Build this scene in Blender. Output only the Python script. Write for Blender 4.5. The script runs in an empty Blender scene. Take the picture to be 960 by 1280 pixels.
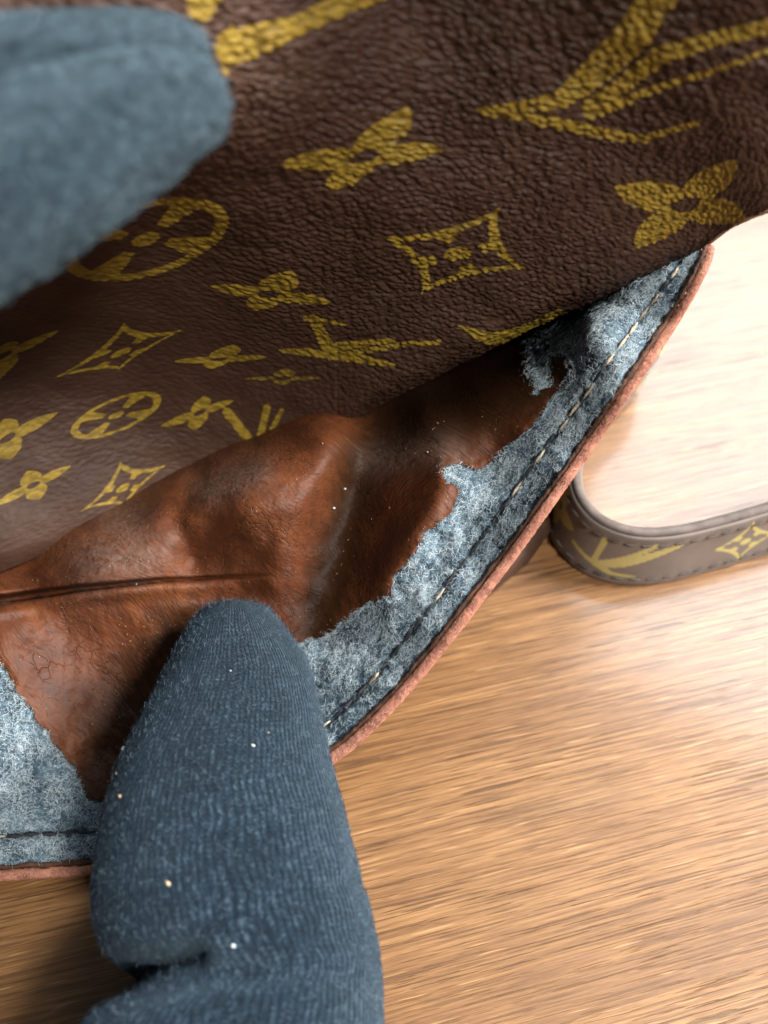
import bpy, math
import numpy as np

rng = np.random.default_rng(7)
CM = 0.01
F = 1204.0                      # focal length of the lens in photograph pixels
H = 14.0                        # camera height over the table, cm
PITCH = math.radians(30)
SC = bpy.context.scene
COL = SC.collection

# ------------------------------------------------------------------ camera, light, exposure
cam_d = bpy.data.cameras.new('camera')
cam = bpy.data.objects.new('camera', cam_d); COL.objects.link(cam)
cam.location = (0, 0, H * CM); cam.rotation_euler = (PITCH, 0, 0)
cam_d.sensor_fit = 'VERTICAL'; cam_d.sensor_height = 36; cam_d.sensor_width = 27
cam_d.lens = 36 * F / 1280
cam_d.clip_start = 0.002; cam_d.clip_end = 50
cam_d.dof.use_dof = True; cam_d.dof.focus_distance = 0.1252; cam_d.dof.aperture_fstop = 17
cam_d.dof.aperture_blades = 0
SC.camera = cam

world = bpy.data.worlds.new('World'); SC.world = world; world.use_nodes = True
bg = world.node_tree.nodes['Background']
bg.inputs[0].default_value = (0.80, 0.90, 1.0, 1); bg.inputs[1].default_value = 0.06

def area(name, loc, target, sx, sy, watts, col):
    l = bpy.data.lights.new(name, 'AREA'); l.shape = 'RECTANGLE'; l.size = sx; l.size_y = sy
    l.energy = watts; l.color = col
    o = bpy.data.objects.new(name, l); COL.objects.link(o); o.location = loc
    from mathutils import Vector
    o.rotation_euler = (Vector(target) - Vector(loc)).to_track_quat('-Z', 'Y').to_euler()
    return o
area('window_light', (0.44, 0.74, 1.02), (0.05, 0.10, 0), 0.78, 0.80, 24, (0.86, 0.94, 1.0))
area('side_window_light', (0.95, 0.16, 0.80), (0.0, 0.05, 0.02), 0.26, 0.26, 31, (1.0, 0.97, 0.94))
area('ceiling_light', (0.50, -0.44, 1.08), (0.0, 0.08, 0.03), 0.20, 0.20, 16, (1.0, 0.96, 0.90))

vs = SC.view_settings
vs.view_transform = 'Standard'; vs.look = 'None'; vs.exposure = 0.0; vs.gamma = 1.0; vs.use_curve_mapping = False
SC.cycles.use_denoising = True
SC.cycles.max_bounces = 4; SC.cycles.diffuse_bounces = 2; SC.cycles.glossy_bounces = 2
SC.cycles_curves.shape = 'RIBBONS'; SC.cycles_curves.subdivisions = 2

# ------------------------------------------------------------------ geometry helpers (cm)
RIGHT = np.array([1.0, 0, 0]); UP = np.array([0, math.cos(PITCH), math.sin(PITCH)])
FWD = np.array([0, math.sin(PITCH), -math.cos(PITCH)]); CAMP = np.array([0, 0, H])

def W(px, py, D):
    """a place seen at (px, py) of the photograph, D cm deep -> world cm"""
    px, py, D = np.broadcast_arrays(np.asarray(px, float), np.asarray(py, float), np.asarray(D, float))
    x = (px - 480) / F * D; y = (640 - py) / F * D
    return CAMP + x[..., None] * RIGHT + y[..., None] * UP + D[..., None] * FWD

def table_depth(px, py, z=0.0):
    ray = FWD[2] + (640 - np.asarray(py, float)) / F * UP[2]
    return (H - z) / -ray

def on_table(px, py, z=0.0):
    return W(px, py, table_depth(px, py, z))

class TPS:
    def __init__(s, pts):
        p = np.array(pts, float); s.c = p[:, :2] / 300.0; n = len(p)
        K = s.k(np.linalg.norm(s.c[:, None] - s.c[None], axis=2)) + np.eye(n) * 1e-3
        P = np.c_[np.ones(n), s.c]
        A = np.zeros((n + 3, n + 3)); A[:n, :n] = K; A[:n, n:] = P; A[n:, :n] = P.T
        s.w = np.linalg.solve(A, np.r_[p[:, 2], 0, 0, 0])
    @staticmethod
    def k(r):
        return np.where(r > 1e-9, r * r * np.log(np.maximum(r, 1e-9)), 0.0)
    def __call__(s, x, y):
        x = np.asarray(x, float) / 300; y = np.asarray(y, float) / 300
        out = s.w[-3] + s.w[-2] * x + s.w[-1] * y
        for (cx, cy), w in zip(s.c, s.w[:-3]):
            r2 = (x - cx) ** 2 + (y - cy) ** 2
            out = out + w * 0.5 * np.where(r2 > 1e-12, r2 * np.log(np.maximum(r2, 1e-12)), 0)
        return out

_LAT = rng.random((256, 256))
def vnoise(x, y):
    xi = np.floor(x).astype(int); yi = np.floor(y).astype(int)
    fx = x - xi; fy = y - yi
    fx = fx * fx * (3 - 2 * fx); fy = fy * fy * (3 - 2 * fy)
    a = _LAT[xi % 256, yi % 256]; b = _LAT[(xi + 1) % 256, yi % 256]
    c = _LAT[xi % 256, (yi + 1) % 256]; d = _LAT[(xi + 1) % 256, (yi + 1) % 256]
    return (a * (1 - fx) + b * fx) * (1 - fy) + (c * (1 - fx) + d * fx) * fy - 0.5
def fbm(x, y, oct=4, gain=0.5):
    s = 0; a = 1.0
    for i in range(oct):
        s = s + a * vnoise(x * 2 ** i + 17.3 * i, y * 2 ** i + 5.1 * i); a *= gain
    return s

def worley(x, y):
    xi = np.floor(x).astype(int); yi = np.floor(y).astype(int); acc = np.zeros_like(x)
    for i in (-1, 0, 1):
        for j in (-1, 0, 1):
            cx = xi + i; cy = yi + j
            fx = cx + 0.05 + 0.9 * _LAT[cx % 256, cy % 256]; fy = cy + 0.05 + 0.9 * _LAT[(cx + 91) % 256, (cy + 37) % 256]
            acc += np.exp(-9.0 * np.hypot(x - fx, y - fy))
    return -np.log(acc + 1e-12) / 9.0

def seg_dist(px, py, poly, closed=False):
    """distance to a polyline; also arc position"""
    poly = np.array(poly, float); best = np.full(np.shape(px), 1e9); arc = np.zeros(np.shape(px)); side = np.zeros(np.shape(px))
    acc = 0
    for a, b in zip(poly[:-1], poly[1:]):
        d = b - a; L = np.hypot(*d)
        t = np.clip(((px - a[0]) * d[0] + (py - a[1]) * d[1]) / (L * L), 0, 1)
        dx = px - a[0] - t * d[0]; dy = py - a[1] - t * d[1]
        q = np.hypot(dx, dy); m = q < best
        best = np.where(m, q, best); arc = np.where(m, acc + t * L, arc)
        side = np.where(m, d[0] * dy - d[1] * dx, side)
        acc += L
    return best, arc, side

def smooth_poly(pts, step=4.0):
    p = np.array(pts, float); n = len(p)
    t = np.r_[0, np.cumsum(np.hypot(*np.diff(p[:, :2], axis=0).T))]
    m = np.zeros_like(p); m[1:-1] = (p[2:] - p[:-2]) / (t[2:] - t[:-2])[:, None]
    m[0] = (p[1] - p[0]) / (t[1] - t[0]); m[-1] = (p[-1] - p[-2]) / (t[-1] - t[-2])
    T = np.arange(0, t[-1], step); i = np.clip(np.searchsorted(t, T, 'right') - 1, 0, n - 2)
    h = (t[i + 1] - t[i])[:, None]; s = ((T - t[i]) / h[:, 0])[:, None]
    return (2*s**3-3*s**2+1)*p[i] + (s**3-2*s**2+s)*h*m[i] + (-2*s**3+3*s**2)*p[i+1] + (s**3-s**2)*h*m[i+1]

def link(name, me, mat, parent=None, smooth=True):
    o = bpy.data.objects.new(name, me); COL.objects.link(o)
    if mat is not None: me.materials.append(mat)
    if parent is not None: o.parent = parent
    if smooth and hasattr(me, 'polygons') and len(me.polygons): me.polygons.foreach_set('use_smooth', np.ones(len(me.polygons), bool))
    return o

def mesh_from(name, V, Q, attrs=None):
    """V (n,3) cm, Q (m,4) quads"""
    me = bpy.data.meshes.new(name)
    V = np.asarray(V, np.float32) * CM; Q = np.asarray(Q, np.int32)
    me.vertices.add(len(V)); me.vertices.foreach_set('co', V.ravel())
    k = Q.shape[1]
    me.loops.add(Q.size); me.loops.foreach_set('vertex_index', Q.ravel())
    me.polygons.add(len(Q)); me.polygons.foreach_set('loop_start', np.arange(0, Q.size, k, dtype=np.int32))
    for nm, a in (attrs or {}).items():
        a = np.asarray(a, np.float32)
        if a.ndim == 1:
            at = me.attributes.new(nm, 'FLOAT', 'POINT'); at.data.foreach_set('value', a)
        else:
            at = me.attributes.new(nm, 'FLOAT_VECTOR', 'POINT'); at.data.foreach_set('vector', a.ravel())
    me.update(calc_edges=True); me.validate()
    return me

def grid_quads(nr, nc, mask=None, wrap=False):
    idx = np.arange(nr * nc).reshape(nr, nc)
    if wrap: idx = np.c_[idx, idx[:, :1]]
    q = np.stack([idx[:-1, :-1], idx[1:, :-1], idx[1:, 1:], idx[:-1, 1:]], -1)
    if mask is not None: return q[mask]
    return q.reshape(-1, 4)

def compact(V, Q, attrs):
    used = np.zeros(len(V), bool); used[Q.ravel()] = True
    remap = np.cumsum(used) - 1
    return V[used], remap[Q], {k: a[used] for k, a in attrs.items()}

def grid_normals(P):
    du = np.gradient(P, axis=1); dv = np.gradient(P, axis=0)
    n = np.cross(du, dv); n /= np.linalg.norm(n, axis=2, keepdims=True) + 1e-12
    flip = (n * (CAMP - P)).sum(2) < 0
    n[flip] *= -1
    return n

def thing(name, label, cat, loc):
    o = bpy.data.objects.new(name, None); COL.objects.link(o)
    o['label'] = label; o['category'] = cat
    o.location = (0, 0, 0); o.empty_display_size = 0.01
    return o

# ------------------------------------------------------------------ material helpers
class Mat:
    def __init__(s, name, rough=0.6, spec=0.5):
        s.m = bpy.data.materials.new(name); s.m.use_nodes = True
        s.t = s.m.node_tree; s.b = s.t.nodes['Principled BSDF']
        s.b.inputs['Roughness'].default_value = rough; s.b.inputs['Specular IOR Level'].default_value = spec
    def n(s, typ, ins=None, **kw):
        nd = s.t.nodes.new(typ)
        for k, v in kw.items(): setattr(nd, k, v)
        for k, v in (ins or {}).items():
            if hasattr(v, 'is_linked'): s.t.links.new(v, nd.inputs[k])
            else: nd.inputs[k].default_value = v
        return nd
    def math(s, op, a, b=0.0, c=None, clamp=False):
        ins = {0: a, 1: b}
        if c is not None: ins[2] = c
        return s.n('ShaderNodeMath', ins, operation=op, use_clamp=clamp).outputs[0]
    def attr(s, name, out='Fac'):
        return s.n('ShaderNodeAttribute', attribute_name=name).outputs[out]
    def obj(s): return s.n('ShaderNodeTexCoord').outputs['Object']
    def map(s, vec, scale=(1, 1, 1), rot=(0, 0, 0)):
        return s.n('ShaderNodeMapping', {'Vector': vec, 'Scale': scale, 'Rotation': rot}).outputs[0]
    def noise(s, vec, scale, detail=4, rough=0.55, dist=0.0):
        return s.n('ShaderNodeTexNoise', {'Vector': vec, 'Scale': scale, 'Detail': detail, 'Roughness': rough, 'Distortion': dist}).outputs['Fac']
    def ramp(s, fac, stops):
        nd = s.n('ShaderNodeValToRGB', {'Fac': fac}); e = nd.color_ramp.elements
        while len(e) < len(stops): e.new(0.5)
        for el, (p, c) in zip(e, stops): el.position = p; el.color = (*c, 1) if len(c) == 3 else c
        return nd.outputs['Color']
    def mix(s, fac, a, b, blend='MIX'):
        nd = s.t.nodes.new('ShaderNodeMix'); nd.data_type = 'RGBA'; nd.blend_type = blend
        for i, v in ((0, fac), (6, a), (7, b)):
            if hasattr(v, 'is_linked'): s.t.links.new(v, nd.inputs[i])
            else: nd.inputs[i].default_value = v if i == 0 else (*v, 1)
        return nd.outputs[2]
    def set(s, k, v):
        if hasattr(v, 'is_linked'): s.t.links.new(v, s.b.inputs[k])
        else: s.b.inputs[k].default_value = v if not isinstance(v, tuple) or len(v) == 4 else (*v, 1)
        return s
    def bump(s, h, dist, strength=1.0, prev=None):
        ins = {'Height': h, 'Distance': dist, 'Strength': strength}
        if prev is not None: ins['Normal'] = prev
        nd = s.n('ShaderNodeBump', ins); s.set('Normal', nd.outputs[0]); return nd.outputs[0]

def plain(name, col, rough=0.7, spec=0.4, var=0.25, scale=900, bumpd=0.0):
    m = Mat(name, rough, spec); o = m.obj()
    f = m.noise(o, scale, 4)
    dark = tuple(c * (1 - var) for c in col); lite = tuple(min(1, c * (1 + var)) for c in col)
    m.set('Base Color', m.ramp(f, [(0.3, dark), (0.7, lite)]))
    if bumpd: m.bump(m.noise(o, scale * 1.5, 5, 0.65), bumpd)
    return m.m

# table wood: along / across the grain in cm
g0, g1 = on_table(520, 1215), on_table(940, 1105)
GA = math.atan2(g1[1] - g0[1], g1[0] - g0[0])
def wood():
    m = Mat('wood_laminate', 0.3, 0.5)
    v = m.map(m.obj(), (100, 100, 100), (0, 0, 0))
    v = m.n('ShaderNodeVectorRotate', {'Vector': v, 'Angle': -GA}, rotation_type='Z_AXIS').outputs[0]
    warp = m.n('ShaderNodeTexNoise', {'Vector': m.map(v, (0.06, 0.18, 1)), 'Scale': 1.0, 'Detail': 2.0}).outputs['Color']
    wv = m.n('ShaderNodeVectorMath', {0: warp, 1: (0.5, 0.5, 0.5)}, operation='SUBTRACT').outputs[0]
    wv = m.n('ShaderNodeVectorMath', {0: wv, 1: (0.0, 0.22, 0.0)}, operation='MULTIPLY').outputs[0]
    v = m.n('ShaderNodeVectorMath', {0: v, 1: wv}, operation='ADD').outputs[0]
    band = m.noise(m.map(v, (0.05, 0.55, 1)), 1.0, 3, 0.5)
    fine = m.noise(m.map(v, (0.07, 5.5, 1)), 1.0, 5, 0.65)
    hair = m.noise(m.map(v, (0.7, 27.0, 1)), 1.0, 4, 0.75)
    pore = m.noise(m.map(v, (0.6, 25.0, 1)), 1.0, 3, 0.6)
    pmask = m.noise(m.map(v, (0.15, 0.9, 1)), 1.0, 3, 0.6)
    base = m.ramp(band, [(0.28, (0.15, 0.064, 0.022)), (0.46, (0.225, 0.104, 0.034)), (0.58, (0.26, 0.125, 0.043)), (0.74, (0.185, 0.096, 0.038))])
    tone = m.math('MULTIPLY_ADD', m.math('SUBTRACT', hair, 0.5), 3.2, 1.0)
    tone2 = m.math('MULTIPLY_ADD', m.math('SUBTRACT', fine, 0.5), 1.1, 1.0)
    tt = m.math('MAXIMUM', m.math('MULTIPLY', tone, tone2), 0.12)
    cc = m.n('ShaderNodeCombineColor', {0: m.math('POWER', tt, 0.85), 1: tt, 2: m.math('POWER', tt, 1.15)}).outputs[0]
    base = m.mix(1.0, base, cc, 'MULTIPLY')
    pk = m.n('ShaderNodeMapRange', {0: pore, 1: 0.56, 2: 0.60, 3: 0.0, 4: 1.0}).outputs[0]
    pk = m.math('MULTIPLY', pk, m.n('ShaderNodeMapRange', {0: pmask, 1: 0.35, 2: 0.62, 3: 0.2, 4: 0.8}).outputs[0])
    base = m.mix(pk, base, (0.085, 0.036, 0.013))
    lit = m.n('ShaderNodeMapRange', {0: m.noise(m.map(v, (0.9, 22.0, 1), (0, 0, 0.05)), 1.0, 2, 0.5), 1: 0.65, 2: 0.70, 3: 0.0, 4: 0.6}).outputs[0]
    base = m.mix(lit, base, (0.50, 0.28, 0.12))
    m.set('Base Color', base)
    r = m.math('MULTIPLY_ADD', fine, 0.14, 0.38); m.set('Roughness', r)
    m.set('Coat Weight', 0.8); m.set('Coat Roughness', 0.17)
    hgt = m.math('SUBTRACT', m.math('MULTIPLY', hair, 0.6), pk)
    m.bump(hgt, 0.00010, 0.8)
    return m.m

def canvas(b0=(0.046, 0.020, 0.012), b1=(0.072, 0.036, 0.022), g0=(0.25, 0.160, 0.016), g1=(0.375, 0.25, 0.032), r0=0.45):
    m = Mat('coated_canvas', 0.45, 0.28)
    uv = m.attr('suv', 'Vector'); pr = m.attr('print'); gr = m.attr('grain')       # grain: 0 in the dips, 1 on the pebbles
    fin = m.noise(uv, 55.0, 3, 0.65); wear = m.noise(uv, 1.4, 4, 0.6)
    e = m.math('ADD', pr, m.math('MULTIPLY_ADD', gr, 0.26, -0.14))
    e = m.math('SUBTRACT', e, m.math('MULTIPLY', m.math('SUBTRACT', fin, 0.42), 0.26))
    k = m.n('ShaderNodeMapRange', {0: e, 1: 0.30, 2: 0.62, 3: 0.0, 4: 1.0}).outputs[0]
    brown = m.ramp(wear, [(0.3, b0), (0.7, b1)])
    gold = m.ramp(wear, [(0.3, g0), (0.7, g1)])
    gold = m.mix(m.math('SUBTRACT', 0.62, gr, clamp=True), gold, (0.06, 0.036, 0.010))
    m.set('Base Color', m.mix(k, brown, gold))
    m.set('Roughness', m.math('MULTIPLY_ADD', m.noise(uv, 5, 3), 0.22, r0))
    m.bump(fin, 0.00005, 0.8)
    return m.m

def lining_mat():
    m = Mat('peeling_leatherette', 0.5, 0.5)
    uv = m.attr('suv', 'Vector'); st = m.attr('stain_shade'); du = m.attr('dust')
    n1 = m.noise(uv, 0.9, 5, 0.6); n2 = m.noise(uv, 5.0, 5, 0.65)
    base = m.ramp(n1, [(0.28, (0.050, 0.014, 0.005)), (0.50, (0.110, 0.031, 0.0095)), (0.72, (0.19, 0.060, 0.019))])
    base = m.mix(m.n('ShaderNodeMapRange', {0: n2, 1: 0.50, 2: 0.68, 3: 0.0, 4: 0.8}).outputs[0], base, (0.062, 0.020, 0.008))
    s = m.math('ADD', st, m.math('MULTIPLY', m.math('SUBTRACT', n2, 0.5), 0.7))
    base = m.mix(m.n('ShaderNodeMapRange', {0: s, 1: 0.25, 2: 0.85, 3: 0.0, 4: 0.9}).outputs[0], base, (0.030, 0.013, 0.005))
    d = m.math('MULTIPLY', du, m.n('ShaderNodeMapRange', {0: m.noise(uv, 9, 5, 0.7), 1: 0.35, 2: 0.7, 3: 0.1, 4: 1.0}).outputs[0])
    base = m.mix(d, base, (0.34, 0.26, 0.22))
    fl = m.n('ShaderNodeMapRange', {0: m.noise(uv, 22, 3, 0.6), 1: 0.66, 2: 0.72, 3: 0.0, 4: 0.7}).outputs[0]
    base = m.mix(m.math('MULTIPLY', fl, m.n('ShaderNodeMapRange', {0: m.noise(uv, 1.6, 3), 1: 0.48, 2: 0.62, 3: 0.0, 4: 1.0}).outputs[0]), base, (0.42, 0.24, 0.14))
    m.set('Base Color', base)
    m.set('Specular IOR Level', m.n('ShaderNodeMapRange', {0: st, 1: 0.0, 2: 0.7, 3: 0.34, 4: 0.18}).outputs[0])
    m.set('Roughness', m.n('ShaderNodeMapRange', {0: s, 1: 0.0, 2: 1.0, 3: 0.58, 4: 0.5}).outputs[0])
    cr = m.n('ShaderNodeTexVoronoi', {'Vector': m.map(uv, (13, 20, 1)), 'Scale': 1.0, 'Smoothness': 0.5}, feature='SMOOTH_F1', voronoi_dimensions='2D').outputs['Distance']
    h = m.math('ADD', m.math('MULTIPLY', cr, m.math('MULTIPLY', n1, -0.5)), m.math('MULTIPLY', m.noise(uv, 4, 6, 0.62), 0.8))
    pit = m.n('ShaderNodeMapRange', {0: m.noise(uv, 9, 3, 0.6), 1: 0.62, 2: 0.72, 3: 0.0, 4: 1.0}).outputs[0]
    h = m.math('SUBTRACT', h, m.math('MULTIPLY', pit, 0.35))
    ce = m.n('ShaderNodeTexVoronoi', {'Vector': m.map(m.n('ShaderNodeVectorMath', {0: uv, 1: m.n('ShaderNodeVectorMath', {0: m.n('ShaderNodeTexNoise', {'Vector': uv, 'Scale': 6.0, 'Detail': 3.0}).outputs['Color'], 1: (0.25, 0.25, 0)}, operation='MULTIPLY').outputs[0]}, operation='ADD').outputs[0], (5, 7, 1)), 'Scale': 1.0}, feature='DISTANCE_TO_EDGE', voronoi_dimensions='2D').outputs['Distance']
    ck = m.n('ShaderNodeMapRange', {0: ce, 1: 0.0, 2: 0.06, 3: 1.0, 4: 0.0}).outputs[0]
    ck = m.math('MULTIPLY', ck, m.n('ShaderNodeMapRange', {0: m.noise(uv, 1.3, 3), 1: 0.50, 2: 0.62, 3: 0.0, 4: 1.0}).outputs[0])
    h = m.math('SUBTRACT', h, m.math('MULTIPLY', ck, 0.5))
    m.bump(h, 0.00026, 0.8)
    return m.m

def felt_mat():
    m = Mat('felt_backing', 0.95, 0.1)
    o = m.obj()
    a = m.noise(o, 260, 5, 0.7); b = m.noise(m.map(o, (1, 1.0, 1)), 1500, 3, 0.7)
    f = m.math('MULTIPLY_ADD', b, 0.5, m.math('MULTIPLY', a, 0.5))
    m.set('Base Color', m.ramp(f, [(0.38, (0.022, 0.036, 0.050)), (0.52, (0.10, 0.15, 0.19)), (0.68, (0.30, 0.40, 0.46))]))
    m.bump(m.math('ADD', a, m.math('MULTIPLY', b, 0.6)), 0.0006, 0.9)
    return m.m

def fibre_mat(name, stops):
    m = Mat(name, 0.8, 0.25)
    r = m.n('ShaderNodeHairInfo').outputs['Random']
    m.set('Base Color', m.ramp(r, stops)); return m.m

def knit_mat():
    m = Mat('knit_glove', 0.95, 0.12)
    uv = m.attr('suv', 'Vector')
    nz = m.n('ShaderNodeTexNoise', {'Vector': uv, 'Scale': 2.2, 'Detail': 3.0}).outputs['Color']
    dv = m.n('ShaderNodeVectorMath', {0: nz, 1: (0.12, 0.12, 0)}, operation='MULTIPLY').outputs[0]
    u2 = m.n('ShaderNodeVectorMath', {0: uv, 1: dv}, operation='ADD').outputs[0]
    sx = m.n('ShaderNodeSeparateXYZ', {0: u2})
    fu = m.math('SUBTRACT', m.math('FRACT', m.math('MULTIPLY', sx.outputs[0], 1 / 0.06)), 0.5)
    a = m.math('MULTIPLY', m.math('ABSOLUTE', fu), 2.0)
    h1 = m.math('SUBTRACT', 1.0, m.math('MULTIPLY', a, a))
    ch = m.math('SINE', m.math('MULTIPLY', m.math('ADD', m.math('MULTIPLY', sx.outputs[1], 1 / 0.065), m.math('MULTIPLY', a, 0.55)), 6.2832))
    h = m.math('MULTIPLY', h1, m.math('MULTIPLY_ADD', ch, 0.16, 0.84))
    fz = m.noise(uv, 38, 4, 0.7); bl = m.noise(uv, 1.6, 3, 0.6); fl = m.noise(m.map(u2, (20, 7, 1)), 1.0, 4, 0.7)
    h = m.math('MULTIPLY', h, m.math('MULTIPLY_ADD', fl, 1.5, -0.2))
    t = m.math('ADD', m.math('MULTIPLY', h, 0.30), m.math('ADD', m.math('MULTIPLY', fz, 0.36), m.math('ADD', m.math('MULTIPLY', bl, 0.24), m.math('MULTIPLY', fl, 0.34))))
    m.set('Base Color', m.ramp(t, [(0.44, (0.002, 0.0045, 0.009)), (0.61, (0.009, 0.020, 0.034)), (0.80, (0.075, 0.115, 0.155))]))
    m.set('Sheen Weight', 0.25); m.set('Sheen Roughness', 0.5); m.set('Sheen Tint', (0.5, 0.7, 0.85, 1))
    m.bump(m.math('ADD', h, m.math('MULTIPLY', fz, 0.9)), 0.00042, 0.85)
    return m.m

M_WOOD, M_CANVAS, M_LINING, M_FELT, M_KNIT = wood(), canvas(), lining_mat(), felt_mat(), knit_mat()
M_FIB = fibre_mat('felt_fibre', [(0.0, (0.14, 0.20, 0.24)), (0.45, (0.50, 0.63, 0.69)), (1.0, (0.88, 0.94, 0.96))])
M_GFIB = fibre_mat('glove_fibre', [(0.0, (0.008, 0.017, 0.028)), (0.7, (0.035, 0.060, 0.085)), (1.0, (0.22, 0.31, 0.38))])
M_PFIB = fibre_mat('lit_glove_fibre', [(0.0, (0.012, 0.026, 0.036)), (0.6, (0.060, 0.102, 0.128)), (1.0, (0.28, 0.39, 0.45))])  # lighter copy of glove_fibre: stronger light on the upper fingers painted in
M_EFIB = fibre_mat('edge_fibre', [(0.0, (0.30, 0.09, 0.06)), (0.6, (0.60, 0.30, 0.23)), (0.85, (0.70, 0.42, 0.32)), (1.0, (0.75, 0.50, 0.20))])
M_EDGE = plain('red_edge_leather', (0.44, 0.185, 0.125), 0.85, 0.2, 0.5, 700, 0.0004)
M_GLUE = plain('dark_glue', (0.075, 0.030, 0.014), 0.6, 0.4, 0.6, 700, 0.0005)
M_THREAD_D = plain('dark_thread', (0.030, 0.030, 0.034), 0.8, 0.3, 0.5, 2500)
M_THREAD_L = plain('cream_thread', (0.46, 0.38, 0.28), 0.8, 0.3, 0.35, 2500)
M_THREAD_S = plain('taupe_thread', (0.10, 0.08, 0.07), 0.8, 0.3, 0.35, 2500)
M_BACK = plain('canvas_backing', (0.10, 0.055, 0.035), 0.8, 0.3, 0.3, 500)
M_LINT_W = plain('white_lint', (0.75, 0.80, 0.82), 0.9, 0.2, 0.1)
M_LINT_C = plain('cream_lint', (0.68, 0.50, 0.34), 0.9, 0.2, 0.2)

# ------------------------------------------------------------------ table
def build_table():
    x0, x1, y0, y1, t = -45.0, 55.0, -25.0, 55.0, 2.5
    V = []; 
    prof = [(0.0, -t), (0.0, -0.25), (0.08, -0.08), (0.25, 0.0)]
    for ins, z in prof:
        V += [(x0 + ins, y0 + ins, z), (x1 - ins, y0 + ins, z), (x1 - ins, y1 - ins, z), (x0 + ins, y1 - ins, z)]
    Q = [(3, 2, 1, 0), (12, 13, 14, 15)]
    for r in range(3):
        for i in range(4):
            j = (i + 1) % 4
            Q.append((r * 4 + i, r * 4 + j, r * 4 + 4 + j, r * 4 + 4 + i))
    o = link('tabletop', mesh_from('tabletop', V, Q), M_WOOD, smooth=False)
    o['kind'] = 'structure'
build_table()

# ------------------------------------------------------------------ the bag
bag = thing('shoulder_bag', 'worn brown monogram canvas bag, pocket pulled open to show peeling lining', 'bag', None)

CAN = TPS([(850,40,8.9),(960,0,8.5),(960,262,10.9),(889,303,11.7),(1100,215,10.8),(500,20,9.1),(300,40,8.5),(250,150,8.9),
           (100,60,7.9),(-100,100,7.7),(-100,250,9.3),(60,330,11.2),(540,310,11.5),(700,370,12.2),(780,352,12.0),(600,443,13.0),
           (480,503,13.9),(200,290,11.2),(340,360,12.3),(280,445,13.7),(450,430,13.2),(150,435,13.5),(0,440,12.9),(145,520,14.4),
           (320,545,14.9),(40,605,14.0),(150,610,14.6),(0,700,13.9),(-120,560,13.2),(-150,760,13.9),(250,640,15.3),(400,560,15.0),
           (650,150,10.0),(500,-250,7.6),(1100,-200,7.2),(-200,-200,8.2)])
LIP = np.array([(-260,805),(-150,770),(0,716),(60,692),(130,668),(250,640),(350,600),(400,562),(450,522),(480,503),(540,472),(600,443),
                (660,411),(735,377),(800,346),(850,323),(889,303),(915,283),(940,271),(960,263),(1030,238),(1150,200)], float)

def homog(tips, unit=((-1,0),(0,1),(1,0),(0,-1))):
    A = []
    for (x, y), (u, v) in zip(tips, unit):
        A.append([x, y, 1, 0, 0, 0, -u*x, -u*y]); A.append([0, 0, 0, x, y, 1, -v*x, -v*y])
    b = np.array(unit, float).ravel()
    h = np.linalg.solve(np.array(A, float), b)
    return lambda px, py: ((h[0]*px + h[1]*py + h[2]) / (h[6]*px + h[7]*py + 1), (h[3]*px + h[4]*py + h[5]) / (h[6]*px + h[7]*py + 1))
def m_flower(u, v):
    a = np.maximum(abs(u), abs(v)); b = np.minimum(abs(u), abs(v)); a1 = np.clip(a, 1e-6, 1)
    w = 0.80 * a1 ** 0.70 * (1 - a1) ** 0.88
    return np.minimum(np.where(a < 1, w - b, 1 - a - b), np.hypot(u, v) - 0.17)
def m_diamond(u, v):
    a = np.maximum(abs(u), abs(v)); b = np.minimum(abs(u), abs(v)); r = np.hypot(u, v)
    s = (abs(u) + 1e-9) ** 0.70 + (abs(v) + 1e-9) ** 0.70
    dark = np.minimum(0.84 - s, np.maximum((0.55 * a - b), 0.27 - r))
    return np.maximum(np.minimum((1 - s) * 0.8, -dark), 0.15 - r)
def m_circle(u, v):
    a = np.maximum(abs(u), abs(v)); b = np.minimum(abs(u), abs(v)); r = np.hypot(u, v)
    dark = np.minimum(0.83 - r, np.maximum(0.58 * a - b, 0.32 - r))
    return np.maximum(np.minimum(1 - r, -dark), 0.17 - r)
def m_stroke(px, py, pts):
    p = np.array(pts, float); out = np.full(px.shape, -1e3)
    for a, b in zip(p[:-1], p[1:]):
        d = b[:2] - a[:2]; L2 = (d ** 2).sum() + 1e-9
        t = np.clip(((px - a[0]) * d[0] + (py - a[1]) * d[1]) / L2, 0, 1)
        out = np.maximum(out, (a[2] + (b[2] - a[2]) * t) / 2 - np.hypot(px - a[0] - t * d[0], py - a[1] - t * d[1]))
    return out

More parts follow.
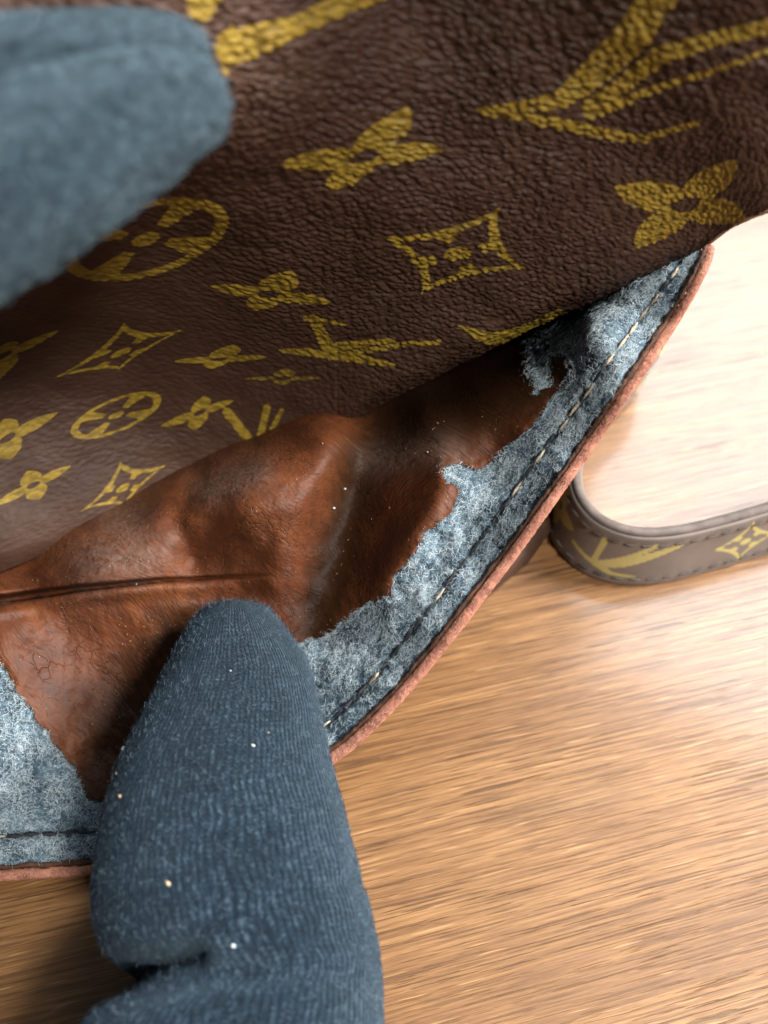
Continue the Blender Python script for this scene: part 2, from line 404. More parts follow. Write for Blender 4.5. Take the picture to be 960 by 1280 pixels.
MOTIFS = [
 ('f', (350,202),(508,132),(555,187),(418,238)), ('f', (768,231),(920,197),(932,273),(795,309)),
 ('d', (470,293),(628,254),(663,336),(526,367)), ('f', (262,357),(363,336),(414,377),(318,387)),
 ('f', (217,451),(291,430),(336,446),(263,460)), ('d', (62,474),(155,401),(235,409),(149,463)),
 ('f', (-70,478),(8,428),(74,412),(-6,478)), ('f', (-50,578),(4,524),(73,515),(14,574)),
 ('f', (200,533),(254,495),(293,500),(245,537)), ('f', (-8,632),(34,589),(89,582),(50,624)),
 ('d', (99,640),(150,575),(211,579),(156,634)), ('f', (-100,390),(-50,330),(30,345),(-40,400)),
 ('f2', (303,473),(358,459),(402,472),(352,481)),
 ('c', (182,298),(103,-30),(14,44)), ('c', (145,519),(56,-23),(8,19)), ('c', (1060,60),(70,-40),(60,70)),
 ('s', (868,-60,46),(817,0,44),(794,40,43),(758,75,40),(726,103,32),(699,124,22)),
 ('s', (598,136,5),(640,132,12),(690,126,20)), ('s', (598,137,5),(690,150,15),(760,166,14),(805,172,11),(872,151,6)),
 ('s', (738,134,24),(770,110,20),(825,67,24),(880,50,20),(950,34,18),(1010,10,18)),
 ('s', (752,137,10),(802,115,10),(849,99,8),(908,81,7),(990,52,7)),
 ('s', (392,397,13),(414,440,17)), ('s', (382,396,6),(430,404,5)), ('s', (350,437,3),(385,439,10),(440,445,12),(493,456,5)),
 ('s', (422,432,11),(492,424,6)), ('s', (435,441,7),(513,428,6),(548,427,4)),
 ('s', (284,515,12),(322,562,11)), ('s', (322,560,9),(334,509,9)), ('s', (352,513,6),(332,552,6)), ('s', (378,528,4),(350,553,6)),
 ('s', (279,92,6),(284,60,20),(288,34,8)), ('s', (290,58,46),(331,44,34),(370,32,26),(410,12,26),(470,-12,26),(520,-40,30)), ('s', (252,-4,44),(250,8,34)),
 ('s', (573,407,4),(610,422,16),(640,419,18),(675,402,12),(700,386,5)), ('s', (526,430,5),(552,424,3)),
]
def print_mask(px, py):
    out = np.zeros(px.shape)
    for mo in MOTIFS:
        if mo[0] == 's':
            f = m_stroke(px, py, mo[1:]); v = np.clip(0.5 + f / 5.0, 0, 1)
        elif mo[0] == 'c':
            (cx, cy), A, B = mo[1:]
            det = A[0]*B[1] - A[1]*B[0]; dx = px - cx; dy = py - cy
            u = (dx*B[1] - dy*B[0]) / det; w = (-dx*A[1] + dy*A[0]) / det
            v = np.clip(0.5 + m_circle(u, w) * 12, 0, 1)
        else:
            tips = mo[1:]; cx = np.mean([t[0] for t in tips]); cy = np.mean([t[1] for t in tips])
            R = 1.3 * max(np.hypot(t[0]-cx, t[1]-cy) for t in tips)
            near = np.hypot(px - cx, py - cy) < R
            h = homog(tips); u, w = h(px[near], py[near])
            f = (m_diamond if mo[0] == 'd' else m_flower)(u, w)
            v = np.zeros(px.shape); v[near] = np.clip(0.5 + f * 11, 0, 1)
            if mo[0] == 'f2': v *= 0.55
        out = np.maximum(out, v)
    return out

def surface_uv(P):
    """arc length over a grid of points, cm"""
    du = np.linalg.norm(np.diff(P, axis=1), axis=2); u = np.c_[np.zeros(len(P)), np.cumsum(du, 1)]
    mid = P.shape[1] // 2; u = u - u[:, mid:mid+1]
    dv = np.linalg.norm(np.diff(P, axis=0), axis=2); v = np.r_[np.zeros((1, P.shape[1])), np.cumsum(dv, 0)]
    v = v - v[P.shape[0] // 2][None] * 0
    return np.stack([u, v, np.zeros_like(u)], -1)

def build_canvas():
    cols = np.arange(-220, 1130, 1.45); lip = np.interp(cols, LIP[:, 0], LIP[:, 1])
    lip = lip + 2.0 * fbm(cols / 60, cols * 0 + 3, 2)
    nr = 560
    t = np.linspace(0, 1, nr)
    t = np.concatenate([np.linspace(-0.55, 0, 60, endpoint=False), t])   # rows above the frame are coarser
    top = -20.0
    PX = np.broadcast_to(cols, (len(t), len(cols))); PY = top + t[:, None] * (lip - top)[None]
    D = CAN(PX, PY)
    D = D + 0.10 * fbm(PX / 130, PY / 90, 3)
    # soft buckles near the fold
    D = D + 0.05 * np.sin(PX / 38 + PY / 70) * np.exp(-((PY - 520) / 90) ** 2) * (PX < 420)
    # round the lip away from the eye
    dl = (lip[None] - PY); k = np.clip(1 - dl / 26.0, 0, 1)
    open_lip = np.interp(cols, [380, 470, 840, 889], [0.3, 1, 1, 0.0])
    D = D + 0.45 * open_lip * k ** 2.2
    # canvas that goes on down into the pocket behind the lip
    ex = []
    for j in range(1, 16):
        f = j / 15
        dd = np.interp(cols, [-260, 380, 470, 720, 840, 886, 892], [1.2, 2.0, 4.2, 4.0, 2.2, 0.3, 0.0])
        ex.append((cols, lip - 10 * f * (dd > 0.2), D[-1] + dd * (0.25 * f + 0.75 * f ** 1.4)))
    keepx = 0
    PX = np.r_[PX, [e[0] for e in ex]]; PY = np.r_[PY, [e[1] for e in ex]]; D = np.r_[D, [e[2] for e in ex]]
    P = W(PX, PY, D)
    P[..., 2] = np.maximum(P[..., 2], 0.25)
    n = len(t)
    pm = print_mask(PX, PY); pm[n:] = 0
    s = surface_uv(P)
    s2 = s.copy(); s2[..., 0] = s[..., 0] * np.cos(0.22) + s[..., 1] * np.sin(0.22) ; s2[..., 1] = -s[..., 0] * np.sin(0.22) + s[..., 1] * np.cos(0.22)
    # pebbled grain, pressed into the sheet; it flattens out where the canvas is stretched into the pocket
    us, vs2 = s[..., 0], s[..., 1]
    gx = us + 0.12 * fbm(us * 1.6, vs2 * 1.6, 2); gy = vs2 - (0.10 * us + 0.045 * us * us) + 0.06 * fbm(us * 1.6 + 40, vs2 * 1.6, 2) + 0.03 * fbm(us * 7 + 40, vs2 * 9, 2)
    g1 = np.clip(1 - worley(gx * 7.4 + 60, gy * 18.0 + 60) * 1.55, 0, 1); g2 = np.clip(1 - worley(gx * 15 + 90, gy * 32 + 90) * 1.5, 0, 1)
    gr = 0.72 * g1 + 0.28 * g2 + 0.22 * fbm(gx * 5, gy * 9, 2)
    amp = 0.056 * np.interp(PY + 0.35 * PX, [300, 620, 780], [1.0, 0.55, 0.35][::-1] if False else [1.0, 0.8, 0.62])
    amp = amp * np.interp(PX - 0.6 * (PY - 400), [-100, 250, 420], [0.25, 0.42, 1.0])
    P = P + grid_normals(P) * (amp * gr)[..., None]
    cut = (PX[:-1, :-1] > 889) & (np.arange(len(PX) - 1)[:, None] >= n - 1)
    Q = grid_quads(*PX.shape, mask=~cut)
    V, Q, A = compact(P.reshape(-1, 3), Q, {'print': pm.ravel(), 'suv': s2.reshape(-1, 3), 'grain': gr.ravel()})
    o = link('canvas_panel', mesh_from('canvas_panel', V, Q, A), M_CANVAS, bag)
    o['label'] = 'brown grained canvas with gold monogram print'
    # backing: the same sheet, coarser and 1.3 mm behind, closed along the free edge
    st = 8
    Pb = P[:n:st, ::st]; N = grid_normals(Pb); B = Pb - N * 0.13
    link('canvas_backing', mesh_from('canvas_backing', B.reshape(-1, 3), grid_quads(*B.shape[:2])), M_BACK, bag)
    # pale cut edge right of the pocket
    c = cols > 884
    ex_, ey_, eD = cols[c], lip[c], D[n - 1][c]
    R = np.stack([W(ex_, ey_ - 3, eD - 0.05), W(ex_, ey_ + 0.5, eD - 0.04), W(ex_, ey_ + 2.2, eD + 0.03), W(ex_, ey_ + 1.0, eD + 0.12)])
    link('cut_edge', mesh_from('cut_edge', R.reshape(-1, 3), grid_quads(*R.shape[:2])), plain('raw_canvas_edge', (0.52, 0.33, 0.22), 0.8, 0.3, 0.3, 800), bag)
build_canvas()

# ---- pocket wall
RIM = smooth_poly([(886,296),(892,316),(882,344),(860,385),(832,430),(790,492),(750,550),(700,622),(650,692),(600,758),(550,822),(500,880),
                   (450,930),(415,957),(360,1003),(300,1045),(240,1072),(180,1086),(110,1094),(50,1098),(0,1101),(-80,1106),(-160,1104),(-230,1080)], 4.0)
WALL = TPS([(888,303,12.1),(840,420,12.05),(750,548,12.0),(675,655,12.0),(600,757,12.15),(500,880,12.4),(415,955,12.6),(300,1045,12.95),(180,1085,13.0),
            (50,1095,12.85),(-100,1100,12.8),(-220,1060,12.8),(800,400,12.25),(735,395,12.7),(700,470,12.6),(600,436,16.4),(540,468,16.2),(488,498,15.6),(660,408,16.0),(720,380,15.0),(600,478,13.95),(530,512,14.0),(655,446,13.7),(695,420,13.4),
            (780,340,12.9),(620,560,13.0),(560,600,12.95),(500,700,12.85),(540,640,12.8),(440,610,13.85),(430,700,13.65),(400,790,13.45),(470,560,13.9),
            (400,545,13.75),(330,580,13.55),(300,640,13.15),(250,620,13.7),(260,690,13.7),(200,640,13.8),(120,680,13.75),(30,735,14.0),(0,700,14.6),(-100,740,14.6),
            (0,765,13.4),(100,750,13.55),(150,800,13.65),(60,850,13.35),(0,900,12.95),(60,980,12.95),(130,940,13.5),(-100,900,12.9),(0,1040,12.75),
            (200,850,13.7),(300,900,13.55),(400,870,13.0),(250,980,13.45),(330,760,13.6),(450,820,12.95),(600,680,12.55),
            (400,480,15.6),(320,530,15.5),(230,570,15.6),(150,600,15.7)])
def wall_depth(px, py):
    D = WALL(px, py)
    D = D + 0.16 * fbm(px / 95, py / 80, 3) * np.clip((py - 250) / 100, 0, 1)
    # folds that run down into the valley of the lining
    D = D - 0.16 * np.exp(-(seg_dist(px, py, [(420,545),(375,640),(350,720)])[0] / 26) ** 2)
    D = D + 0.14 * np.exp(-(seg_dist(px, py, [(462,560),(440,650),(400,780)])[0] / 34) ** 2)
    D = D - 0.24 * np.exp(-(seg_dist(px, py, [(555,610),(510,680),(480,735)])[0] / 26) ** 2)
    D = D + 0.14 * np.exp(-(seg_dist(px, py, [(245,600),(218,650),(240,700)])[0] / 16) ** 2)
    # the crease that runs to the side seam
    c = np.interp(px, [-300, 0, 100, 200, 290, 340], [775, 755, 738, 727, 722, 720])
    amp = np.interp(px, [-300, 0, 200, 300, 345], [1.0, 0.9, 0.4, 0.08, 0.0])
    w = np.interp(px, [-300, 0, 120, 250, 345], [13, 10, 5.5, 3, 2.5])
    s = py - c
    D = D + amp * np.where(s <= 0, np.exp(-(np.minimum(s, 0) / w) ** 4), np.exp(-(s / 1.6) ** 2))
    D = D - 0.10 * np.interp(px, [-300, 0, 250, 345], [1, 1, 0.6, 0]) * np.exp(-((s - 9) / 9) ** 2)
    return D

TORN = [(800,322),(762,356),(742,372),(722,388),(703,402),(686,424),(690,446),(712,452),(716,470),(694,489),(682,512),(664,532),(640,549),(622,574),(594,590),(572,578),(552,586),
        (556,600),(574,606),(562,640),(533,668),(512,700),(492,716),(488,748),(456,756),(432,778),(404,801),(372,806),(350,835),(300,900),(240,985),
        (160,1010),(104,996),(96,962),(74,938),(48,905),(24,872),(12,846),(-6,826),(-60,800),(-140,790),(-260,800)]
def rim_dist(px, py):
    d, arc, side = seg_dist(px, py, RIM)
    return np.where(side > 0, d, -d), arc      # positive inside

def wall_sheet(x0, x1, y0, y1, step):
    xs = np.arange(x0, x1, step); ys = np.arange(y0, y1, step)
    return np.meshgrid(xs, ys)

def build_wall():
    PX, PY = wall_sheet(-235, 900, 285, 1112, 2.0)
    rd, arc = rim_dist(PX, PY)
    D0 = wall_depth(PX, PY)
    jx = 7 * fbm(PX / 34, PY / 34, 4, 0.6) + 3 * fbm(PX / 5, PY / 5 + 40, 2); jy = 7 * fbm(PX / 34 + 50, PY / 34, 4, 0.6) + 3 * fbm(PX / 5 + 9, PY / 5, 2)
    td, tarc, tside = seg_dist(PX + jx, PY + jy, TORN)
    tside = np.where(tside > 0, td, -td)       # positive on the lining's side (up and to the left)
    # holes and residue
    lin = tside
    isl = 13 - np.hypot((PX - 676) * 1.0, (PY - 455) / 2.2) + 16 * fbm(PX / 8 + 3, PY / 8, 3)   # felt showing through the lining
    lin = np.minimum(lin, -isl)
    lip_y = np.interp(PX, LIP[:, 0], LIP[:, 1])
    # --- lining
    keep = (lin > 0) & (rd > 18) & (PY > lip_y - 75)
    edge_thick = 0.030 * np.clip(lin / 5, 0, 1) ** 0.5
    curl = 0.05 * np.exp(-np.clip(lin, 0, 99) / 7) * np.clip(fbm(PX / 17, PY / 17 + 8, 3) + 0.1, 0, 1) * 2
    Dl = D0 - 0.012 - edge_thick - curl - 0.014 * fbm(PX / 14, PY / 14, 4, 0.6)
    P = W(PX, PY, Dl); P[..., 2] = np.maximum(P[..., 2], 0.16)
    stain_shade = np.exp(-(seg_dist(PX, PY, [(600,500),(520,535),(455,570),(432,660),(395,790)])[0] / 40) ** 2) * 0.95
    stain_shade = np.maximum(stain_shade, 1.05 * np.exp(-(seg_dist(PX, PY, [(500,525),(600,500),(660,470),(740,390)])[0] / 62) ** 2))  # dark staining, plus the shade under the canvas lip painted in
    stain_shade = np.maximum(stain_shade, 0.8 * np.exp(-(seg_dist(PX, PY, [(230,790),(170,880),(120,980)])[0] / 60) ** 2))  # thumb's shadow in the hollow, painted into the lining colour
    stain_shade = np.maximum(stain_shade, 0.5 * np.exp(-np.hypot(PX - 385, PY - 662) ** 2 / 400))
    dust = np.exp(-(seg_dist(PX, PY, [(150,655),(170,690),(120,700)])[0] / 36) ** 2) * 0.42
    dust = np.maximum(dust, 0.45 * np.exp(-(seg_dist(PX, PY, [(260,610),(320,590),(285,600)])[0] / 22) ** 2))
    dust = np.maximum(dust, 0.38 * np.exp(-(seg_dist(PX, PY, [(480,575),(560,560)])[0] / 22) ** 2))
    Q = grid_quads(*PX.shape, mask=keep[:-1, :-1] & keep[1:, :-1] & keep[:-1, 1:] & keep[1:, 1:])
    V, Q, A = compact(P.reshape(-1, 3), Q, {'suv': surface_uv(P).reshape(-1, 3), 'stain_shade': stain_shade.ravel(), 'dust': dust.ravel()})
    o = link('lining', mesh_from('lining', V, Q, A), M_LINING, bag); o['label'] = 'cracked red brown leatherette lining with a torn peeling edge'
    # --- felt
    stitch_line = np.interp(arc, [0, 120, 400, 760, 1400], [30, 44, 52, 46, 58])
    groove = np.exp(-((rd - stitch_line) / 3.6) ** 2)
    keepf = (lin < 36) & (rd > 17)
    n_f = fbm(PX / 26, PY / 26 + 30, 4, 0.6)
    Df = D0 + 0.03 + 0.075 * groove - 0.085 * n_f + 0.12 * np.clip((lin - 1) / 4, 0, 1) - 0.03 * fbm(PX / 6, PY / 6, 2) + 0.03 * np.clip((22 - rd) / 5, 0, 1)
    Pf = W(PX, PY, Df); Pf[..., 2] = np.maximum(Pf[..., 2], 0.12)
    Qf = grid_quads(*PX.shape, mask=keepf[:-1, :-1] & keepf[1:, :-1] & keepf[:-1, 1:] & keepf[1:, 1:])
    V, Qf, A = compact(Pf.reshape(-1, 3), Qf, {})
    felt = link('felt_backing', mesh_from('felt_backing', V, Qf, A), M_FELT, bag); felt['label'] = 'blue grey felt laid bare along the rim'
    # --- outer face of the wall
    s = 4
    k2 = (rd > 6)[::s, ::s] & ((PY > lip_y - 70)[::s, ::s])
    Po = W(PX, PY, D0 + 0.17 + 0.12 * np.clip((lin - 10) / 60, 0, 1))[::s, ::s]; Po[..., 2] = np.maximum(Po[..., 2], 0.06)
    Qo = grid_quads(*k2.shape, mask=k2[:-1, :-1] & k2[1:, :-1] & k2[:-1, 1:] & k2[1:, 1:])
    V, Qo, A = compact(Po.reshape(-1, 3), Qo, {'suv': surface_uv(Po).reshape(-1, 3)})
    link('pocket_outer_face', mesh_from('pocket_outer_face', V, Qo, {**A, 'print': np.zeros(len(V)), 'grain': np.full(len(V), 0.6)}), M_CANVAS, bag)
    return PX, PY, rd, arc, lin, Pf, keepf, Df, stitch_line
WALLDATA = build_wall()

def tube(path, rad, nseg=10, flat=None, jitter=0.0):
    """path (n,3), rad (n,) -> verts, quads"""
    T = np.gradient(path, axis=0); T /= np.linalg.norm(T, axis=1, keepdims=True)
    toC = CAMP - path; toC /= np.linalg.norm(toC, axis=1, keepdims=True)
    S = np.cross(T, toC); S /= np.linalg.norm(S, axis=1, keepdims=True); N = np.cross(S, T)
    a = np.linspace(0, 2 * np.pi, nseg, endpoint=False)
    fl = 1.0 if flat is None else flat
    r = rad[:, None, None] * np.ones((1, nseg, 1))
    if jitter: r = r * (1 + jitter * rng.normal(size=r.shape))
    V = path[:, None] + r * (np.cos(a)[None, :, None] * S[:, None] + fl * np.sin(a)[None, :, None] * N[:, None])
    return V

def offset_rim(off):
    t = np.gradient(RIM[:, :2], axis=0); t /= np.linalg.norm(t, axis=1, keepdims=True)
    n = np.stack([-t[:, 1], t[:, 0]], 1)      # inside
    return RIM[:, :2] + n * np.asarray(off)[..., None] if np.ndim(off) else RIM[:, :2] + n * off

def curves(name, roots, pts, rad, mat, parent):
    """pts (n,k,3) cm"""
    n, k = pts.shape[:2]
    hc = bpy.data.hair_curves.new(name); hc.add_curves([k] * n)
    hc.attributes['position'].data.foreach_set('vector', (pts * CM).astype(np.float32).ravel()) if 'position' in hc.attributes else hc.position_data.foreach_set('vector', (pts * CM).astype(np.float32).ravel())
    ra = hc.attributes.get('radius') or hc.attributes.new('radius', 'FLOAT', 'POINT')
    taper = np.linspace(1, 0.45, k)[None] * np.asarray(rad)[:, None] * CM
    ra.data.foreach_set('value', taper.astype(np.float32).ravel())
    hc.materials.append(mat)
    o = bpy.data.objects.new(name, hc); COL.objects.link(o); o.parent = parent; o['kind'] = 'stuff'
    return o

def curly(roots, N, length, lift, curl, k=7, bias=None):
    n = len(roots)
    d = rng.normal(size=(n, 3))
    if bias is not None: d = d + bias
    d -= (d * N).sum(1, keepdims=True) * N; d /= np.linalg.norm(d, axis=1, keepdims=True)
    s = np.cross(N, d)
    t = np.linspace(0, 1, k)[None, :, None]
    L = (length * rng.uniform(0.4, 1.3, n))[:, None, None]
    ph = rng.uniform(0, 6.28, n)[:, None, None]; fr = rng.uniform(3, 8, n)[:, None, None]
    am = (curl * rng.uniform(0.3, 1.4, n))[:, None, None]
    li = (lift * rng.uniform(0.1, 1.3, n))[:, None, None]
    return roots[:, None] + d[:, None] * L * t + s[:, None] * am * np.sin(fr * t + ph) + N[:, None] * (li * (np.sin(np.pi * np.clip(t * 1.1, 0, 1)) + 0.4 * t) - 0.01 + 0.3 * am * np.cos(fr * t + ph) * t)

def build_rim():
    PX, PY, rd, arc, lin, Pf, keepf, Df, sl = WALLDATA
    # red leather edge
    w = np.interp(np.arange(len(RIM)) * 4.0, [0, 40, 150, 500, 760, 900, 1500], [3.5, 5.5, 6.2, 6.8, 7.2, 7, 7])
    c = offset_rim(w); Dc = wall_depth(c[:, 0], c[:, 1]) + 0.06
    path = W(c[:, 0], c[:, 1], Dc); path[:, 2] = np.maximum(path[:, 2], 0.12)
    rad = w / F * Dc
    V = tube(path, rad, 14, 0.7, 0.03)
    link('edge_trim', mesh_from('edge_trim', V.reshape(-1, 3), grid_quads(len(path), 14, wrap=True)), M_EDGE, bag)['label'] = 'dry pinkish red leather edge of the pocket rim'
    # dark glue line between edge and felt
    off = 2 * w + 3.0
    c2 = offset_rim(off + 1.2 * fbm(np.arange(len(RIM)) / 3.0, np.zeros(len(RIM)), 3)); D2 = wall_depth(c2[:, 0], c2[:, 1]) + 0.02
    p2 = W(c2[:, 0], c2[:, 1], D2); p2[:, 2] = np.maximum(p2[:, 2], 0.12)
    V = tube(p2, np.full(len(p2), 0.033) * (1 + 0.35 * fbm(np.arange(len(p2)) / 2.0, np.ones(len(p2)), 2)), 8, 1.0, 0.22)
    link('glue_line', mesh_from('glue_line', V.reshape(-1, 3), grid_quads(len(p2), 8, wrap=True)), M_GLUE, bag)
    # fuzz on the dry edge
    n = 12000; i = rng.integers(3, len(path) - 1, n); a = rng.uniform(-0.3, np.pi + 0.3, n)
    T = np.gradient(path, axis=0); T /= np.linalg.norm(T, axis=1, keepdims=True)
    toC = CAMP - path; toC /= np.linalg.norm(toC, axis=1, keepdims=True); S = np.cross(T, toC); S /= np.linalg.norm(S, axis=1, keepdims=True); Nn = np.cross(S, T)
    nrm = np.cos(a)[:, None] * S[i] + np.sin(a)[:, None] * Nn[i]
    roots = path[i] + nrm * rad[i][:, None] * np.where(np.abs(np.sin(a)) > .5, .82, .95)[:, None] + T[i] * rng.uniform(-.02, .02, n)[:, None]
    curves('edge_fibres', roots, curly(roots, nrm, 0.05, 0.009, 0.010, 5), rng.uniform(0.0014, 0.0028, n), M_EFIB, bag)
    # felt fibres
    N = grid_normals(Pf)
    wgt = (keepf & (lin < 3) & (rd > 20)).astype(float) * np.clip(0.8 + 1.7 * fbm(PX / 24, PY / 24, 4, 0.65), 0.2, 2.0)
    wgt *= np.interp(PX, [100, 300], [0.55, 1.0])  # pale fibres thinned at the left to build in the thumb's shade
    wgt *= 1 - 0.8 * np.exp(-((rd - sl) / 4.0) ** 2)
    p = wgt.ravel() / wgt.sum(); n = 70000
    idx = rng.choice(p.size, n, p=p)
    roots = Pf.reshape(-1, 3)[idx] + rng.normal(size=(n, 3)) * 0.006; Nn = N.reshape(-1, 3)[idx]
    along = W(620, 700, 12.1) - W(700, 600, 12.1); along /= np.linalg.norm(along)
    pts = curly(roots, Nn, 0.095, 0.013, 0.016, 6, bias=along * rng.choice([-0.7, 0.7], n)[:, None])
    pts[..., 2] = np.maximum(pts[..., 2], 0.1)
    curves('felt_fibres', roots, pts, rng.uniform(0.0011, 0.0026, n), M_FIB, bag)
    # stray hairs over the torn edge
    wgt = (keepf & (np.abs(lin) < 5) & (rd > 24)).astype(float); p = wgt.ravel() / wgt.sum(); n = 2500
    idx = rng.choice(p.size, n, p=p); roots = Pf.reshape(-1, 3)[idx] ; Nn = N.reshape(-1, 3)[idx]
    curves('torn_edge_fibres', roots, curly(roots + Nn * 0.04, Nn, 0.08, 0.03, 0.02, 6), rng.uniform(0.001, 0.0022, n), M_FIB, bag)
    # stitches, one by one
    sub = np.arange(len(RIM)) * 4.0
    so = offset_rim(np.interp(sub, [0, 120, 400, 760, 1400], [30, 44, 52, 46, 58]))
    L = np.r_[0, np.cumsum(np.hypot(*np.diff(so, axis=0).T))]
    pos = 40.0; first = {}
    while pos < L[-1] - 30:
        ln = rng.uniform(18, 24)
        q = np.linspace(pos, pos + ln, 9)
        x = np.interp(q, L, so[:, 0]) + rng.normal(0, 0.8); y = np.interp(q, L, so[:, 1]) + rng.normal(0, 0.8)
        t = np.linspace(-1, 1, 9)
        D = wall_depth(x, y) + rng.uniform(0.02, 0.06) - 0.035 * (1 - t ** 4) + 0.02 * rng.normal() * t
        c = W(x, y, D); c[:, 2] = np.maximum(c[:, 2], 0.12)
        V = tube(c, rng.uniform(0.017, 0.025) * np.sqrt(np.clip(1.08 - t ** 2, 0.02, 1)), 8, 0.9)
        # two-ply twist
        tw = 1 + 0.22 * np.cos(2 * (np.linspace(0, 2 * np.pi, 8, endpoint=False)[None] - t[:, None] * 3.2))
        V = c[:, None] + (V - c[:, None]) * tw[..., None]
        frac = pos / L[-1]
        light = (rng.random() < np.interp(frac, [0, 0.22, 0.27, 0.5, 1], [0.8, 0.75, 0.12, 0.10, 0.1]))
        link('stitch', mesh_from('stitch', V.reshape(-1, 3), grid_quads(9, 8, wrap=True)), M_THREAD_L if light else M_THREAD_D, bag)
        pos += ln + rng.uniform(0.5, 3.5)
build_rim()

def build_base():
    """the bag's lower body, lying on the table under the pocket"""
    out = np.array([(640,520),(705,640),(660,705),(560,790),(470,860),(380,930),(250,1000),(100,1040),(-120,1045),(-240,900),(-240,760),(0,640),(300,560),(500,500)], float)
    c = out.mean(0); n = len(out)
    rings = [(1.0, 0.05), (1.01, 0.25), (0.97, 0.42), (0.8, 0.5), (0.5, 0.5), (0.1, 0.5)]
    V = np.concatenate([on_table(*(c + (out - c) * k).T, z=0) * [1, 1, 0] + [0, 0, z] for k, z in rings])
    V = V.reshape(len(rings), n, 3)
    o = link('body_panel', mesh_from('body_panel', V.reshape(-1, 3), grid_quads(len(rings), n, wrap=True), {'suv': V.reshape(-1, 3), 'print': np.zeros(n * len(rings)), 'grain': np.full(n * len(rings), 0.6)}), M_CANVAS, bag)
build_base()

# ------------------------------------------------------------------ strap standing on its edge
strap = thing('shoulder_strap', 'narrow monogram strap with piped edges, curling on edge across the wood', 'strap', None)
def build_strap():
    pp = smooth_poly([(1100,640),(1020,668),(960,687),(880,711),(815,725),(765,724),(725,708),(700,682),(690,652),(694,620),(718,575),(754,528),(784,497),(794,455),(780,400),(750,350),(705,320)], 3.0)
    base = on_table(pp[:, 0], pp[:, 1]); n = len(base)
    T = np.gradient(base, axis=0); T /= np.linalg.norm(T, axis=1, keepdims=True)
    S = np.cross(T, [0, 0, 1.0])                        # outward side
    arc = np.r_[0, np.cumsum(np.linalg.norm(np.diff(base, axis=0), axis=1))]
    hgt, th = 1.22, 0.10
    lean = 0.30 * S
    def at(v, s): return base + lean * v / hgt * 0.6 + np.array([0, 0, 1.0]) * (v + 0.06) + S * s
    vs_ = np.linspace(0.02, hgt, 22)
    front = np.stack([at(v, -th) for v in vs_]); back = np.stack([at(v, th) for v in vs_[::-1]])
    ring = np.concatenate([front, back])
    ring = np.concatenate([ring, ring[:1]])
    A = np.broadcast_to(arc, (len(ring), n)); Vv = np.r_[vs_, vs_[::-1], vs_[:1]][:, None] * np.ones((1, n))
    # printed marks, both faces
    pm = np.zeros(A.shape)
    def put(kind, a0, v0, r, ry):
        nonlocal pm
        u = (A - a0) / r; w = (Vv - v0) / ry
        f = {'d': m_diamond, 'f': m_flower, 'c': m_circle}[kind](u, w)
        pm = np.maximum(pm, np.clip(0.5 + f * 6, 0, 1) * (np.hypot(u, w) < 1.6))
    px_arc = lambda x, y: arc[np.argmin(np.hypot(pp[:, 0] - x, pp[:, 1] - y))]
    put('d', px_arc(915, 700), 0.62, 0.62, 0.52)
    a = px_arc(775, 725)
    for st in ([(a - 0.75, 1.0, .10), (a + 0.1, 0.55, .22), (a + 0.45, 0.35, .12)], [(a - 0.35, 1.02, .10), (a + 0.5, 0.35, .07)], [(a + 0.45, 0.98, .10), (a + 0.5, 0.35, .08)], [(a + 0.9, 0.5, .08), (a + 0.2, 0.25, .10), (a - 0.2, 0.22, .05)]):
        pm = np.maximum(pm, np.clip(0.5 + m_stroke(A, Vv, st) / 0.05, 0, 1))
    put('f', px_arc(694, 660), 0.7, 0.5, 0.5); put('f', px_arc(705, 606), 0.7, 0.45, 0.45); put('c', px_arc(800, 485), 0.75, 0.6, 0.5); put('d', px_arc(740, 550), 0.7, 0.6, 0.5); put('f', px_arc(1040, 660), 0.65, 0.6, 0.5)
    sv = np.stack([A, Vv, 0 * A], -1).reshape(-1, 3)
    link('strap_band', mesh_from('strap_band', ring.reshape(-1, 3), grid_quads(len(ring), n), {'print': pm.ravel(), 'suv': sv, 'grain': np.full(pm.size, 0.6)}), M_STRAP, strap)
    for v in (0.02, hgt):
        p = at(v, 0); V = tube(p, np.full(n, 0.075 if v > 1 else 0.10), 10)
        link('piping', mesh_from('piping', V.reshape(-1, 3), grid_quads(n, 10, wrap=True)), M_PIPE, strap)
    # seam stitches
    for v in (0.17, hgt - 0.17):
        a0 = 0.3
        while a0 < arc[-1] - 0.3:
            q = np.linspace(a0, a0 + 0.17, 5)
            c = np.stack([np.interp(q, arc, at(v, -th - 0.015)[:, i]) for i in range(3)], 1)
            V = tube(c, 0.022 * np.array([.5, 1, 1, 1, .5]), 6)
            if np.interp(a0, arc, pp[:, 0]) < 990 and a0 < px_arc(690, 652) + 1:
                link('stitch', mesh_from('stitch', V.reshape(-1, 3), grid_quads(5, 6, wrap=True)), M_THREAD_S, strap)
            a0 += 0.26
M_PIPE = plain('strap_piping', (0.15, 0.12, 0.105), 0.75, 0.25, 0.35, 300)
M_STRAP = canvas((0.20, 0.165, 0.145), (0.26, 0.215, 0.19), (0.55, 0.46, 0.16), (0.66, 0.57, 0.24), 0.3)  # canvas colours paled to paint in the glare that veils the strap
build_strap()

